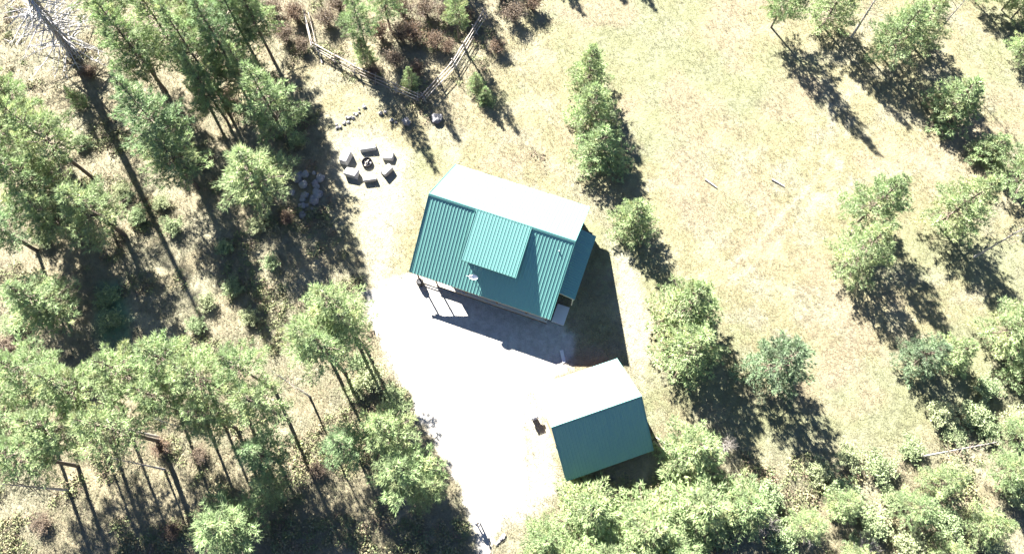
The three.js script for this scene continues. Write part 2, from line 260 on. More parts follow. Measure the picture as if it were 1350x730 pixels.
{
  const h = shed, X = 4.13, N = -4.4, S = 4.42, e = 1.5, r = 5.1, k = (r - e) / 4.41;
  slope(h, 'roof_panel', -X, X, 0, r, N, e); slope(h, 'roof_panel', -X, X, 0, r, S, e);
  for (const [z, sg] of [[N, -1], [S, 1]]) { const l = Math.hypot(z, r - e) - 0.06, g = box(2 * X - 0.06, 0.08, l, 0, 0, sg * l / 2); g.rotateX(Math.atan2(r - e, Math.abs(z)) * sg); g.translate(0, r - 0.08, 0); mesh('roof_deck', g, M.logw, h); mesh('fascia', box(2 * X - 0.02, 0.16, 0.04, 0, e - 0.12, z - sg * 0.05), M.shedWall, h); }
  for (const s of [-1, 1]) for (const z of [N, S]) mesh('rake_trim', bar(V(s * (X + 0.012), r - 0.04, 0.02 * Math.sign(z)), V(s * (X + 0.012), e - 0.04, z), 0.03, 0.15), tealTrim, h);
  const c = new THREE.ExtrudeGeometry(new THREE.Shape([new THREE.Vector2(-0.16, -0.09), new THREE.Vector2(0, 0.055), new THREE.Vector2(0.16, -0.09), new THREE.Vector2(0, 0.03)]), { depth: 2 * X + 0.04, bevelEnabled: false }); c.rotateY(-Math.PI / 2); c.translate(X + 0.02, r + 0.02, 0); mesh('ridge_cap', c, tealTrim, h);
  const b = new THREE.ExtrudeGeometry(new THREE.Shape([[-3.9, 0], [-3.9, r - 3.9 * k - 0.14], [0, r - 0.14], [3.9, r - 3.9 * k - 0.14], [3.9, 0]].map(a => new THREE.Vector2(...a))), { depth: 7.6, bevelEnabled: false }); b.rotateY(Math.PI / 2); b.translate(-3.8, 0, 0); mesh('wall', b, M.shedWall, h);
  const d = mesh('door', box(0.08, 2.2, 2.4, -3.84, 1.12, 0), M.trim, h); mesh('handle', box(0.06, 0.2, 0.06, -3.92, 1.1, 0.9), M.metal, d);
  const w = mesh('window', box(0.1, 0.8, 0.9, 3.84, 1.7, 0), M.trim, h); mesh('pane', box(0.13, 0.66, 0.76, 3.84, 1.7, 0), M.glass, w);
}
{ // boards leaned along the shed's gable, pale cooker by the other gable
  const lw = [[4.35, -2.4, 4.42, 0.4, 0.16], [4.5, 0.2, 4.62, 3.3, 0.2], [4.75, 3.6, 6.0, 5.6, 0.18], [5.1, 3.3, 6.5, 5.2, 0.12]];
  lw.forEach(([x0, z0, x1, z1, w], i) => { const a = shed.localToWorld(V(x0, 0, z0)), b = shed.localToWorld(V(x1, 0, z1)); a.y = b.y = 0.06; top('board', bar(a, b, w, 0.09), i % 2 ? M.deck : M.rail, ['long weathered board lying along the foot of the shed gable', 'second weathered board end to end along the shed gable', 'wide grey board lying beyond the shed corner', 'narrow tan board lying beyond the shed corner'][i], 'board'); });
  const p = G(704, 551), g = thing('cabinet_grill', 'pale grill on a boxy stand near the shed gable', 'grill', V(p.x, 0, p.z), 0.35);
  mesh('stand', new RoundedBoxGeometry(0.5, 0.7, 0.42, 2, 0.03).translate(0, 0.39, 0), M.white, g); for (const s of [-1, 1]) for (const t of [-1, 1]) mesh('leg', pole(V(s * 0.2, 0, t * 0.16), V(s * 0.2, 0.08, t * 0.16), 0.03, 0.03, 6), M.metal, g);
  const lid = new THREE.CylinderGeometry(0.26, 0.26, 0.72, 16, 1, false, -Math.PI / 2, Math.PI); lid.rotateZ(Math.PI / 2); lid.rotateX(0); mesh('lid', lid.translate(0, 0.78, 0), M.white, g); mesh('side_shelf', box(0.3, 0.03, 0.38, 0.4, 0.74, 0), M.white, g); mesh('handle', box(0.4, 0.03, 0.03, 0, 0.86, 0.28), M.metal, g);
}
console.log('buildings');

// ---------------------------------------------------------------- fire ring with seats, rocks, fences
const stoneGeo = (seed, r) => { const g = new THREE.IcosahedronGeometry(r, 3), p = g.attributes.position; for (let i = 0; i < p.count; i++) { const v = V(p.getX(i), p.getY(i), p.getZ(i)), n = 0.45 + 1.0 * fbm(v.x / r * 1.5 + v.y / r * 0.9 + 9 + seed, v.y / r * 1.3 + v.z / r * 1.4 + seed * 3, seed, 2); v.multiplyScalar(n); v.y *= 0.7; p.setXYZ(i, v.x, v.y, v.z); } g.computeVertexNormals(); return g; };
const stoneMat = [std(0.2, 0.19, 0.185, 0.95), std(0.14, 0.135, 0.14, 0.95), std(0.25, 0.24, 0.225, 0.95)];
const stoneGeos = [1, 2, 3, 4].map(s => stoneGeo(s, 0.5));
function stone(px, py, r, label, group, cat = 'rock', name = 'rock', mat) { const p = G(px, py), m = top(name, stoneGeos[Math.floor(R() * 4)], mat ?? stoneMat[Math.floor(R() * 3)], label, cat, group); m.position.set(p.x, r * 0.42, p.z); m.scale.set(r * 2, r * 2 * rr(0.8, 1.1), r * 2 * rr(0.75, 1.2)); m.rotation.y = rr(0, 6.3); return m; }
{
  const c = G(484, 215), f = thing('fire_ring', 'dark metal fire ring with charred logs in the circle of seats', 'fire ring', c);
  mesh('ring', new THREE.LatheGeometry([[0.5, 0], [0.5, 0.3], [0.55, 0.32], [0.56, 0], [0.5, 0]].map(a => new THREE.Vector2(...a)), 24), M.dark, f); mesh('ash_bed', new THREE.CylinderGeometry(0.49, 0.49, 0.04, 20).translate(0, 0.03, 0), std(0.16, 0.15, 0.15, 1), f);
  for (let i = 0; i < 4; i++) { const a = i * 1.6 + 0.4; mesh('firewood', pole(V(Math.cos(a) * 0.42, 0.08, Math.sin(a) * 0.42), V(-Math.cos(a + 0.3) * 0.2, 0.3, -Math.sin(a + 0.3) * 0.2), 0.06, 0.05, 7), i % 2 ? M.rail : M.dark, f); }
  const pale = [std(0.42, 0.405, 0.385, 0.95), std(0.37, 0.36, 0.345, 0.95)];
  const block = (px, py, w, hh, d, turn, label, seed) => { // rough hewn stone seat
    const g = new RoundedBoxGeometry(w, hh, d, 5, 0.11), q = g.attributes.position; for (let i = 0; i < q.count; i++) { const x = q.getX(i), y = q.getY(i), z = q.getZ(i), n = 1 + 0.5 * (fbm(x * 1.6 + seed * 7, z * 1.6 + y * 1.3 + seed, seed, 2) - 0.5); q.setXYZ(i, x * n, y * (y > 0 ? n : 1), z * n); } g.computeVertexNormals();
    const m = top('stone_seat', g, pale[seed % 2], label, 'stone seat'); const p = G(px, py); m.position.set(p.x, hh / 2 - 0.03, p.z); m.rotation.y = turn; };
  block(485, 196, 1.7, 0.58, 0.75, 0.2, 'long pale stone block at the fire ring on the fence side', 1); block(488, 236, 1.35, 0.55, 0.75, 0.15, 'pale stone block across the fire ring from the fence', 2); block(512, 207, 1.1, 0.5, 0.8, -0.1, 'pale stone block beside the fire ring nearest the cabin roof corner', 3);
  block(457, 210, 1.3, 0.85, 0.8, 1.2, 'tall pale stone block at the fire ring beside the rock pile', 4); block(464, 230, 1.35, 0.7, 0.85, -0.3, 'pale stone block at the fire ring between two other blocks and the dark pines', 5); block(511, 226, 1.25, 0.65, 0.75, 0.8, 'angled pale stone block at the fire ring on the cabin side', 6);
  for (const [px, py, r] of [[536, 162, 0.55], [576, 158, 0.75], [502, 150, 0.3], [508, 148, 0.25], [516, 159, 0.28], [522, 162, 0.2]]) stone(px, py, r * 0.85, r > 0.7 ? 'large grey boulder in the shade below the rail fence corner' : r > 0.5 ? 'mid sized pale boulder in sun below the rail fence' : 'small grey rock on the lawn below the rail fence', r > 0.5 ? undefined : 'small rocks below the fence', 'rock', r > 0.5 ? 'boulder' : 'rock');
  for (let i = 0; i < 16; i++) { const t = i / 15; stone(lerp(444, 478, t) + rr(-4, 4), lerp(168, 140, t) + rr(-4, 4), rr(0.12, 0.24), 'small stone in the row of stones above the fire circle', 'row of stones above the fire circle'); }
  for (let i = 0; i < 26; i++) stone(rr(382, 424), rr(222, 285), rr(0.2, 0.5), 'grey rock in the shaded rock pile beside the pines', 'rock pile beside the pines', 'rock', 'rock', stoneMat[i % 2 ? 2 : 0]);
  for (let i = 0; i < 4; i++) stone(655 + i * 3, 717 - i * 3.5, rr(0.1, 0.25), 'small rock at the grassy driveway edge', 'small driveway edge rocks');
}
{ // pole rail fences
  const railMat = [std(0.3, 0.26, 0.225, 0.9), std(0.24, 0.205, 0.175, 0.9), std(0.36, 0.325, 0.29, 0.9)];
  const fence = (pts, label) => {
    const f = thing('rail_fence', label, 'fence', G(...pts[0])); const o = f.position;
    for (let s = 0; s < pts.length - 1; s++) {
      const a = G(...pts[s]).sub(o), b = G(...pts[s + 1]).sub(o), n = Math.max(1, Math.round(a.distanceTo(b) / 3)), d = b.clone().sub(a).normalize(), q = V(-d.z, 0, d.x);
      for (let i = 0; i <= n; i++) { const p = a.clone().lerp(b, i / n); for (const k of [-1, 1]) mesh('post', pole(p.clone().addScaledVector(q, 0.42 * k), p.clone().addScaledVector(q, -0.16 * k).setY(1.35), 0.07, 0.055), railMat[i % 3], f);
        if (i < n) { const p2 = a.clone().lerp(b, (i + 1) / n); for (const [y, k, r] of [[0.35, 0.3, 0.055], [0.75, 0.19, 0.06], [1.12, 0.06, 0.06], [0.5, -0.3, 0.05]]) mesh('rail', pole(p.clone().addScaledVector(d, -0.3).addScaledVector(q, k + rr(-0.05, 0.05)).setY(y + rr(-0.06, 0.06)), p2.clone().addScaledVector(d, 0.3).addScaledVector(q, k + rr(-0.05, 0.05)).setY(y + rr(-0.06, 0.06)), r * rr(0.8, 1.1), r * 0.75), railMat[Math.floor(R() * 3)], f); } }
    }
  };
  fence([[405, 24], [414, 62]], 'short run of pole rail fence beside the dark thicket'); fence([[418, 66], [470, 95], [552, 131]], 'long grey pole rail fence above the fire circle'); fence([[558, 132], [598, 88], [638, 22]], 'pole rail fence through the brown brush to the meadow');
}
console.log('small things');

// ---------------------------------------------------------------- trees
const leafMat = (k = 1, tr = 0) => new THREE.MeshPhysicalMaterial({ transmission: tr, thickness: 0, color: new THREE.Color(k, k, k), vertexColors: true, roughness: tr ? 1 : 0.8, side: THREE.DoubleSide });
const barkMat = std(0.1, 0.08, 0.066, 0.95), greyBark = std(0.36, 0.34, 0.33, 0.9), FOL = leafMat(1, 0.3);
function tuft(S, p, dir, len, w, k, n) { // a spray of needles round p
  for (let i = 0; i < n; i++) {
    const d = dir.clone().multiplyScalar(0.8).add(V(rr(-1, 1), rr(-0.5, 0.9), rr(-1, 1))).normalize(), l = len * rr(0.6, 1.2), s = V(rr(-1, 1), rr(-1, 1), rr(-1, 1)).cross(d).normalize().multiplyScalar(w * rr(0.7, 1.3)), e = p.clone().addScaledVector(d, l), q = rr(0.8, 1.2), c = [k[0] * q, k[1] * q, k[2] * q], o = p.clone().addScaledVector(d, rr(0, 0.1));
    S.tri(o.clone().add(s), o.clone().sub(s), e, c);
  }
}
function conifer(seed, o) { // o: h, r, cb (crown base 0..1), whorl step, per whorl, tint, tip
  R = mulberry(seed); const S = new Soup(), B = new Soup(), brown = [0.13, 0.1, 0.075];
  const hb = o.h * o.cb; let y = hb, lean = V(rr(-0.02, 0.02), 0, rr(-0.02, 0.02));
  while (y < o.h - 0.1) {
    const t = (y - hb) / (o.h - hb), L0 = o.r * Math.pow(1 - t, o.pw ?? 0.7) * (0.55 + 0.45 * Math.min(1, t * 4 + (o.full ?? 0))), n = Math.max(3, Math.round(o.per * (0.6 + 0.4 * (1 - t)))), a0 = rr(0, 6.3);
    for (let i = 0; i < n; i++) {
      if (R() < o.gap) continue;
      const a = a0 + i / n * 6.283 + rr(-0.35, 0.35), L = Math.max(0.25, L0 * rr(0.5, 1.25)), up = lerp(-0.12, 0.75, t) + rr(-0.15, 0.15), d = V(Math.cos(a), up, Math.sin(a)).normalize(), p0 = V(lean.x * y, y + rr(-0.1, 0.1), lean.z * y), p1 = p0.clone().addScaledVector(d, L); p1.y += L * 0.1;
      B.stick(p0, p1, 0.028 + L * 0.006, 0.008, brown);
      const g = rr(0.62, 1.35), yel = R() < 0.25 ? rr(1, 1.22) : 1, k = [o.tint[0] * g * yel, o.tint[1] * g, o.tint[2] * g], m = Math.max(2, Math.round(L / o.sp));
      for (let j = 0; j < m; j++) { const u = lerp(o.in ?? 0.35, 1, (j + rr(0.2, 0.9)) / m), q = p0.clone().lerp(p1, Math.min(u, 1)), sd = (j % 2 ? 1 : -1) * L * 0.3 * (1.15 - u) * rr(0.3, 1.3); q.x += -Math.sin(a) * sd; q.z += Math.cos(a) * sd; q.y += rr(-0.05, 0.12); tuft(S, q, d.clone().add(V(0, 0.35, 0)), o.len, o.w, k, o.nn); }
    }
    y += o.step * rr(0.75, 1.25);
  }
  tuft(S, V(lean.x * o.h, o.h - 0.2, lean.z * o.h), V(0, 1, 0), 0.5, o.w, o.tint, 8);
  const T = pole(V(0, -0.1, 0), V(lean.x * o.h, o.h, lean.z * o.h), o.h * 0.0095 + 0.03, 0.02, 7);
  return { crown: S.build(), limbs: B.build(), trunk: T, h: o.h, r: o.r };
}
function leafy(seed, o) { // broadleaf shrub or small tree: several stems, leaf clumps
  R = mulberry(seed); const S = new Soup(), B = new Soup();
  for (let i = 0; i < o.stems; i++) {
    const a = rr(0, 6.3), lean = Math.sqrt(R()) * o.r * 0.85, e = V(Math.cos(a) * lean, o.h * rr(0.6, 1) * (1 - 0.35 * (lean / o.r) ** 2), Math.sin(a) * lean), s = V(rr(-0.2, 0.2), -0.05, rr(-0.2, 0.2)), m = s.clone().lerp(e, 0.5).add(V(-Math.cos(a) * lean * 0.15, 0.1 * o.h, -Math.sin(a) * lean * 0.15));
    B.stick(s, m, o.br, o.br * 0.65, o.bark); B.stick(m, e, o.br * 0.65, 0.006, o.bark);
    const g = rr(0.75, 1.25), k = o.tint.map(c => c * g);
    for (let j = 0; j < o.cl; j++) {
      const u = rr(0.35, 1.05), q = u < 0.5 ? s.clone().lerp(m, u * 2) : m.clone().lerp(e, u * 2 - 1); q.add(V(rr(-1, 1), rr(-0.6, 0.8), rr(-1, 1)).multiplyScalar(o.spread));
      if (o.twig) B.stick(m.clone().lerp(e, rr(0, 0.8)), q, 0.012, 0.004, o.bark);
      if (q.y < 0.05) q.y = 0.05;
      for (let i2 = 0; i2 < o.leaves; i2++) { const p = q.clone().add(V(rr(-1, 1), rr(-1, 1), rr(-1, 1)).multiplyScalar(o.spread * 0.45)), d = V(rr(-1, 1), rr(-0.6, 0.8), rr(-1, 1)).normalize().multiplyScalar(o.leaf * rr(0.7, 1.3)), s2 = V(rr(-1, 1), rr(-1, 1), rr(-1, 1)).cross(d).normalize().multiplyScalar(o.leaf * 0.32), f = rr(0.75, 1.25), c = k.map(x => x * f), mm = p.clone().addScaledVector(d, 0.5), ee = p.clone().add(d); S.tri(p, mm.clone().add(s2), ee, c); S.tri(p, ee, mm.clone().sub(s2), c); }
    }
  }
  return { crown: S.p.length ? S.build() : null, limbs: B.build(), h: o.h, r: o.r };
}
const PG = [0.23, 0.315, 0.135], PG2 = [0.265, 0.345, 0.15], PB = [0.205, 0.3, 0.135];
const pineO = { h: 12, r: 2.4, cb: 0.32, step: 0.34, per: 7, gap: 0.16, sp: 0.2, len: 0.4, w: 0.025, nn: 15, tint: PG, full: 0.5, pw: 0.95 };
const KIND = {
  pine: [11, 12, 13, 14, 15].map((s, i) => conifer(s, { ...pineO, tint: [PG, PG2, PG, PB, PG2][i], cb: [0.3, 0.38, 0.26, 0.34, 0.42][i] })),
  low: [81, 82, 83].map((s, i) => conifer(s, { ...pineO, h: 10, r: 2.8, cb: [0.14, 0.18, 0.1][i], gap: 0.14, tint: [PG2, PG, PG2][i], full: 0.5 })),
  tall: [16, 17, 18].map((s, i) => conifer(s, { ...pineO, h: 14, r: 2.6, cb: [0.5, 0.55, 0.52][i], gap: 0.3, tint: [PG2, PG, PG2][i] })),
  fir: [21, 22, 23].map((s, i) => conifer(s, { h: 6, r: 2, cb: 0.06, step: 0.24, per: 8, gap: 0.06, sp: 0.21, len: 0.3, w: 0.026, nn: 15, tint: [PG2, PG, PG2][i], full: 0.8, pw: 0.8, in: 0.35 })),
  spruce: [31].map(s => conifer(s, { h: 9, r: 3, cb: 0.08, step: 0.4, per: 8, gap: 0.1, sp: 0.24, len: 0.42, w: 0.03, nn: 17, tint: [0.155, 0.225, 0.115], full: 0.8, pw: 0.6, in: 0.4 })),
  sparse: [41, 42].map(s => conifer(s, { ...pineO, h: 10, r: 1.8, cb: 0.4, step: 0.5, per: 5, gap: 0.3, sp: 0.4, len: 0.3, nn: 7, tint: [0.25, 0.265, 0.155] })),
  leafy: [51, 52, 53].map((s, i) => leafy(s, { h: 3, r: 2, stems: 42, cl: 9, leaves: 9, spread: 0.42, leaf: 0.2, br: 0.03, bark: [0.2, 0.17, 0.14], tint: [[0.24, 0.295, 0.14], [0.275, 0.31, 0.155], [0.215, 0.28, 0.13]][i] })),
  brown: [61, 62].map((s, i) => leafy(s, { h: 2.4, r: 1.6, stems: 58, cl: 9, leaves: 3, spread: 0.42, leaf: 0.15, br: 0.018, twig: true, bark: [0.15, 0.11, 0.085], tint: [[0.155, 0.1, 0.058], [0.15, 0.11, 0.07]][i] })),
  twigs: [71].map(s => leafy(s, { h: 3, r: 1.6, stems: 40, cl: 7, leaves: 0, spread: 0.55, leaf: 0.1, br: 0.03, twig: true, bark: [0.26, 0.235, 0.21], tint: [0, 0, 0] })),
};
const LIMB = leafMat(); LIMB.name = 'limb';
const protos = {};
for (const k in KIND) protos[k] = KIND[k].map(v => {
  const g = new THREE.Group(); if (v.trunk) mesh('trunk', v.trunk, k === 'sparse' ? greyBark : barkMat, g);
  mesh(v.trunk ? 'branches' : 'stems', v.limbs, LIMB, g); if (v.crown) mesh('crown', v.crown, FOL, g); g.userData = { h: v.h, r: v.r }; return g;
});
R = mulberry(99);
const count = {};
const NAMES = { low: ['pine_tree', 'pine tree'], tall: ['pine_tree', 'pine tree'], pine: ['pine_tree', 'pine tree'], fir: ['young_conifer', 'conifer'], spruce: ['spruce_tree', 'spruce tree'], sparse: ['thin_pine', 'pine tree'], leafy: ['leafy_shrub', 'shrub'], brown: ['brown_shrub', 'shrub'], twigs: ['bare_shrub', 'shrub'] };
// f: fraction of the height that the pixel shows (0 = foot)
function tree(kind, px, py, h, r, label, group, f = 0, vi) {
  const list = protos[kind], k = vi ?? (count[kind] = (count[kind] ?? 0) + 1), p = list[k % list.length], P = G(px, py, h * f), o = p.clone();
  o.name = numbered(NAMES[kind][0]); tag(o, label, NAMES[kind][1], group); o.position.set(P.x, 0, P.z); o.rotation.y = rr(0, 6.283); const s = r / p.userData.r * (kind === 'tall' ? 1.14 : kind === 'pine' ? 1.2 : kind === 'low' ? 1.2 : kind === 'fir' ? 1.2 : 1); o.scale.set(s, h / p.userData.h, s); scene.add(o); return o;
}
const many = (kind, rows, label, group, f = 0) => rows.forEach(([px, py, h, r, own]) => tree(kind, px, py, h, r, own ?? label, group, f));
// stand around the dead snag
many('pine', [[48, 172, 15, 3, 'broad tall pine across the trunk shadow of the dead snag'], [15, 225, 14, 3], [192, 150, 15, 3.1, 'tall pine bordering the long straight shadow of the dead snag trunk'], [222, 205, 11, 2.7, 'shorter shaded pine tucked under the tall pine by the snag shadow'], [160, 45, 15, 2.8], [205, 30, 16, 2.8], [245, 60, 15, 2.6], [282, 45, 15, 2.5], [250, -5, 15, 2.6], [348, 128, 13, 2.9, 'bright pine of the snag stand closest to the short fence run'], [115, 272, 11, 3, 'shorter pine at the foot of the snag stand above the lush green patch'], [-25, 150, 15, 3], [-20, 290, 12, 2.8], [125, -20, 15, 2.8], [305, -30, 14, 2.4], [320, 90, 11, 2], [-10, 110, 13, 2.4], [300, 10, 14, 2.6], [330, 20, 12, 2.2], [265, 110, 11, 2.2], [60, 280, 10, 2.4]], 'tall green pine in the dense stand around the grey dead snag', 'pines around the dead snag', 0.62);
tree('pine', 328, 228, 10, 3.5, 'broad bright pine standing alone between the shaded rock pile and dense pine stand', undefined, 0.62, 1);
tree('fir', 98, 128, 3.2, 0.9, 'small bright conifer in the gap beside the dead snag', undefined, 0.5);
tree('pine', 38, 392, 9, 2.9, 'rounded pine alone between two dark shadow bands and the pine thicket', undefined, 0.62);
// pine thicket across the driveway from the shed
many('tall', [[18, 488, 13, 2.8], [72, 505, 13, 2.8], [58, 562, 13, 3], [12, 600, 12, 2.8], [128, 560, 14, 2.9], [150, 482, 13, 2.8], [205, 468, 13, 2.7], [250, 492, 14, 2.8], [200, 520, 13, 2.4], [310, 482, 13, 2.5], [330, 528, 13, 2.5], [262, 545, 11, 2.3], [-30, 545, 12, 2.8]], 'green pine crowded in the thicket across the driveway from the shed', 'pines in the thicket across the driveway', 0.77);
many('pine', [[340, 598, 9, 2.3], [352, 645, 7, 1.6, 'smallest pine just below the rounded pines of the thicket edge'], [290, 695, 9, 2.8, 'wide bright pine standing in deep shade below the thicket']], 'separate rounded pine on the sunlit forest floor below the thicket', 'rounded pines below the thicket', 0.62);
many('sparse', [[30, 640, 9, 2], [150, 560, 11, 1.8], [230, 560, 11, 1.6], [170, 610, 9, 1.5], [375, 500, 11, 1.6]], 'thin greyish pine with open crown in the thicket across the driveway', 'thin pines in the thicket', 0.7);
// forest floor shrubs
many('leafy', [[165, 255, 1.2, 1.3], [185, 290, 1.4, 1.4], [230, 300, 1.3, 1.4], [215, 270, 1.1, 1.2], [300, 330, 1.2, 1.2], [310, 380, 1.3, 1.3], [275, 400, 1.2, 1.2], [145, 395, 1.4, 1.5], [150, 425, 1.3, 1.5], [340, 300, 1.2, 1.3], [360, 350, 1.2, 1.2], [395, 190, 1.3, 1.3], [405, 150, 1.1, 1.1], [110, 190, 1.2, 1.2], [60, 320, 1.3, 1.3], [330, 420, 1.2, 1.2], [260, 430, 1.1, 1.2], [20, 430, 1.2, 1.4]], 'low yellow green shrub on the forest floor between pine shadows', 'forest floor shrubs');
many('brown', [[265, 600, 1.2, 1.1], [215, 590, 1.3, 1.2], [60, 690, 1.2, 1.2], [230, 700, 1.2, 1.1], [420, 620, 1.2, 1.1], [380, 290, 1, 1.1], [10, 460, 1.3, 1.4], [300, 130, 1.3, 1.3], [265, 130, 1.2, 1.2], [120, 100, 1.3, 1.3]], 'low brown brush on the forest floor among the pines', 'forest floor brown brush');
// driveway edge
many('tall', [[432, 398, 13, 2.9], [398, 440, 13, 2.5], [420, 458, 13, 2.7], [455, 425, 12, 2.3]], 'pine in the clump beside the driveway facing the cabin porch', 'pines beside the driveway facing the porch', 0.77);
many('pine', [[505, 568, 11, 2.5], [530, 622, 11, 2.7, 'largest bright pine overhanging the gravel driveway edge'], [450, 585, 9, 2, 'smaller green pine standing behind the bright driveway pines'], [558, 645, 8, 1.7, 'small pine leaning out of the driveway clump toward the gravel']], 'bright pine in the clump at the driveway edge below the porch clump', 'bright pines at the driveway edge', 0.62);
many('leafy', [[490, 500, 2.2, 1.8], [475, 480, 1.8, 1.4], [520, 520, 1.4, 1.3], [470, 515, 1.6, 1.4]], 'low green shrub at the ragged driveway edge facing the cabin', 'shrubs at the driveway edge');
// above the cabin
many('pine', [[468, 15, 11, 1.9], [600, 8, 9, 1.4], [500, -20, 11, 2]], 'narrow pine among the brown brush behind the rail fence', 'narrow pines behind the fence', 0.62);
many('fir', [[478, 66, 4.5, 1.1], [540, 102, 3.5, 1], [640, 125, 2.6, 0.9], [628, 108, 2.8, 1]], 'small bright conifer at the rail fence', 'small conifers at the fence', 0.5);
many('brown', [[430, 25, 2, 1.6], [388, 18, 2.2, 1.7], [360, 12, 2, 1.7], [545, 45, 2.4, 1.8], [520, 78, 2, 1.5], [550, 92, 1.7, 1.3], [676, 18, 2.3, 1.7], [702, 4, 2.2, 1.7], [560, 12, 2.4, 1.8], [500, 42, 2.3, 1.7], [588, 18, 2.4, 1.7], [655, 62, 1.6, 1.3], [398, 60, 1.6, 1.2], [660, -10, 2.3, 1.8], [530, 12, 2.4, 1.8], [492, 95, 1.5, 1.1], [445, 5, 2.2, 1.7], [572, 55, 2, 1.5], [528, 45, 2.2, 1.7], [590, 62, 1.6, 1.2], [375, 45, 1.9, 1.5], [612, 20, 2.2, 1.5]], 'rusty brown bare brush behind the rail fence', 'brown brush behind the fence', 0.4);
many('pine', [[700, -75, 8, 1.7], [752, -95, 8.5, 2], [800, -70, 7, 1.6], [640, -60, 8, 1.6], [560, -60, 11, 2], [590, -40, 10, 2]], 'pine beyond the brown brush casting a long shadow on the meadow', 'pines beyond the brush');
// between cabin and meadow
tree('fir', 774, 115, 7, 2.2, 'slim young conifer at the meadow end of the clump beside the cabin', undefined, 0, 0); tree('fir', 778, 168, 7.5, 2.6, 'pale bushy conifer in the middle of the clump beside the cabin', undefined, 0, 2); tree('fir', 788, 212, 6, 2.8, 'wide dark conifer at the cabin end of the meadow clump', undefined, 0, 1);
tree('fir', 832, 300, 5.5, 2.2, 'single rounded conifer beside the cabin side porch', undefined, 0, 2);
tree('fir', 898, 415, 8.5, 2.9, 'large bushy conifer across the path from the side porch', undefined, 0, 0); tree('fir', 900, 470, 8, 2.9, 'large bushy conifer next to the dark spruce', undefined, 0, 2);
tree('spruce', 1008, 492, 9.5, 3.2, 'dark spruce with open branch tips at the meadow edge');
tree('fir', 905, 598, 5.5, 2.7, 'pale conifer beside the shed gable boards', undefined, 0, 2); tree('twigs', 958, 585, 2.6, 1.1, 'bare pale twiggy shrub beside the conifer at the shed gable', undefined, 0.5);
// row below the shed
many('fir', [[775, 672, 6, 2.8], [716, 712, 5, 1.9], [850, 695, 6, 3], [912, 672, 7, 3.3], [970, 668, 6, 2.6], [745, 745, 6, 2.6], [800, 735, 6, 2.8], [890, 740, 6, 2.8]], 'bright bushy conifer in the row behind the shed', 'conifers behind the shed');
// meadow's far side
const rightPines = 'pine at the far meadow edge with a long shadow on dry grass', rg = 'pines at the far meadow edge';
many('low', [[1017, 36, 12.5, 2.3, 'tall pine casting a lone long shadow onto the open dry meadow'], [1085, 35, 10, 2.6], [1286, 3, 8, 1.7], [1321, 13, 10, 1.9], [1334, 24, 10, 1.9], [1340, 75, 6, 1.9]], rightPines, rg);
many('low', [[1163, 76, 9, 2.9, 'full low branched pine beside the thin bare trunk at the meadow edge'], [1198, 55, 9, 2.7], [1236, 296, 10, 2.9, 'full pine between the half bare pine and the pair of meadow pines'], [1132, 292, 10, 2.8, 'pine on the meadow side, farther from the dark bushy conifer of a pair'], [1116, 348, 9.5, 2.7, 'pine of the meadow pair whose shadow reaches the dark bushy conifer'], [1310, 445, 8, 2.9, 'wide pine beyond the dark bushy conifer'], [1330, 250, 9, 2.8]], 'full low branched pine at the far meadow edge', 'low branched pines at the far meadow edge');
many('sparse', [[1123, 49, 8, 2.3], [1223, 58, 10, 1.5], [1285, 339, 8, 1.8]], 'thin half bare pine at the far meadow edge', 'thin pines at the far meadow edge');
tree('fir', 1245, 150, 6, 2.7, 'bushy blue green conifer among the long shadows at the meadow edge', undefined, 0, 1); tree('fir', 1296, 208, 4, 2, 'low bushy conifer just beyond the blue green conifer', undefined, 0, 1);
tree('spruce', 1200, 478, 6, 2.3, 'dark bushy conifer at the tip of a long pine shadow'); tree('fir', 1245, 472, 5, 1.8, 'short conifer beside the dark bushy conifer', undefined, 0, 0); tree('fir', 1345, 500, 5, 2, 'short conifer beyond the brush belt at the meadow end', undefined, 0, 1);
// brush belt at the meadow's lower end
many('leafy', [[1110, 650, 2, 2], [1160, 612, 1.8, 1.8], [1120, 600, 1.5, 1.6], [1250, 690, 1.8, 2], [1285, 545, 2, 1.8], [1240, 545, 1.8, 1.7], [1030, 715, 2, 2], [1150, 690, 1.8, 2], [1200, 720, 1.8, 2], [1010, 650, 2, 1.8], [1345, 645, 2, 2], [1080, 620, 1.5, 1.6], [1300, 510, 1.6, 1.6], [1200, 590, 1.2, 1.5], [1345, 560, 2, 1.9]], 'pale green leafy shrub in the brush belt below the meadow', 'brush belt below the meadow', 0.5);
many('leafy', [[1220, 665, 1, 1.5], [1175, 655, 1, 1.4], [1260, 620, 1, 1.4], [1305, 565, 1.1, 1.5], [1260, 575, 1, 1.4], [1310, 720, 1.1, 1.6], [1130, 725, 1, 1.5]], 'low spreading pale shrub in dry grass between the brush belt pines', 'low shrubs of the brush belt', 0.5);
many('low', [[1052, 695, 6, 1.6], [1098, 665, 5.5, 1.5], [1188, 672, 6, 1.6], [1228, 635, 5.5, 1.5], [1278, 695, 6.5, 1.7], [1308, 625, 6.5, 1.7], [1235, 735, 6.5, 1.7], [1120, 745, 6, 1.7], [1330, 580, 6.5, 1.7]], 'pale green leaning pine rising from the brush belt below the meadow', 'pines in the brush belt');
tree('sparse', 1215, 602, 11, 1.4, 'pale slender leaning trunk with sparse twigs over the brush belt');
many('twigs', [[1010, 690, 2.6, 1.6], [1140, 725, 2.4, 1.6], [1065, 705, 2, 1.4]], 'grey bare twiggy shrub in the brush belt', 'bare shrubs in the brush belt', 0.5);
console.log('trees');
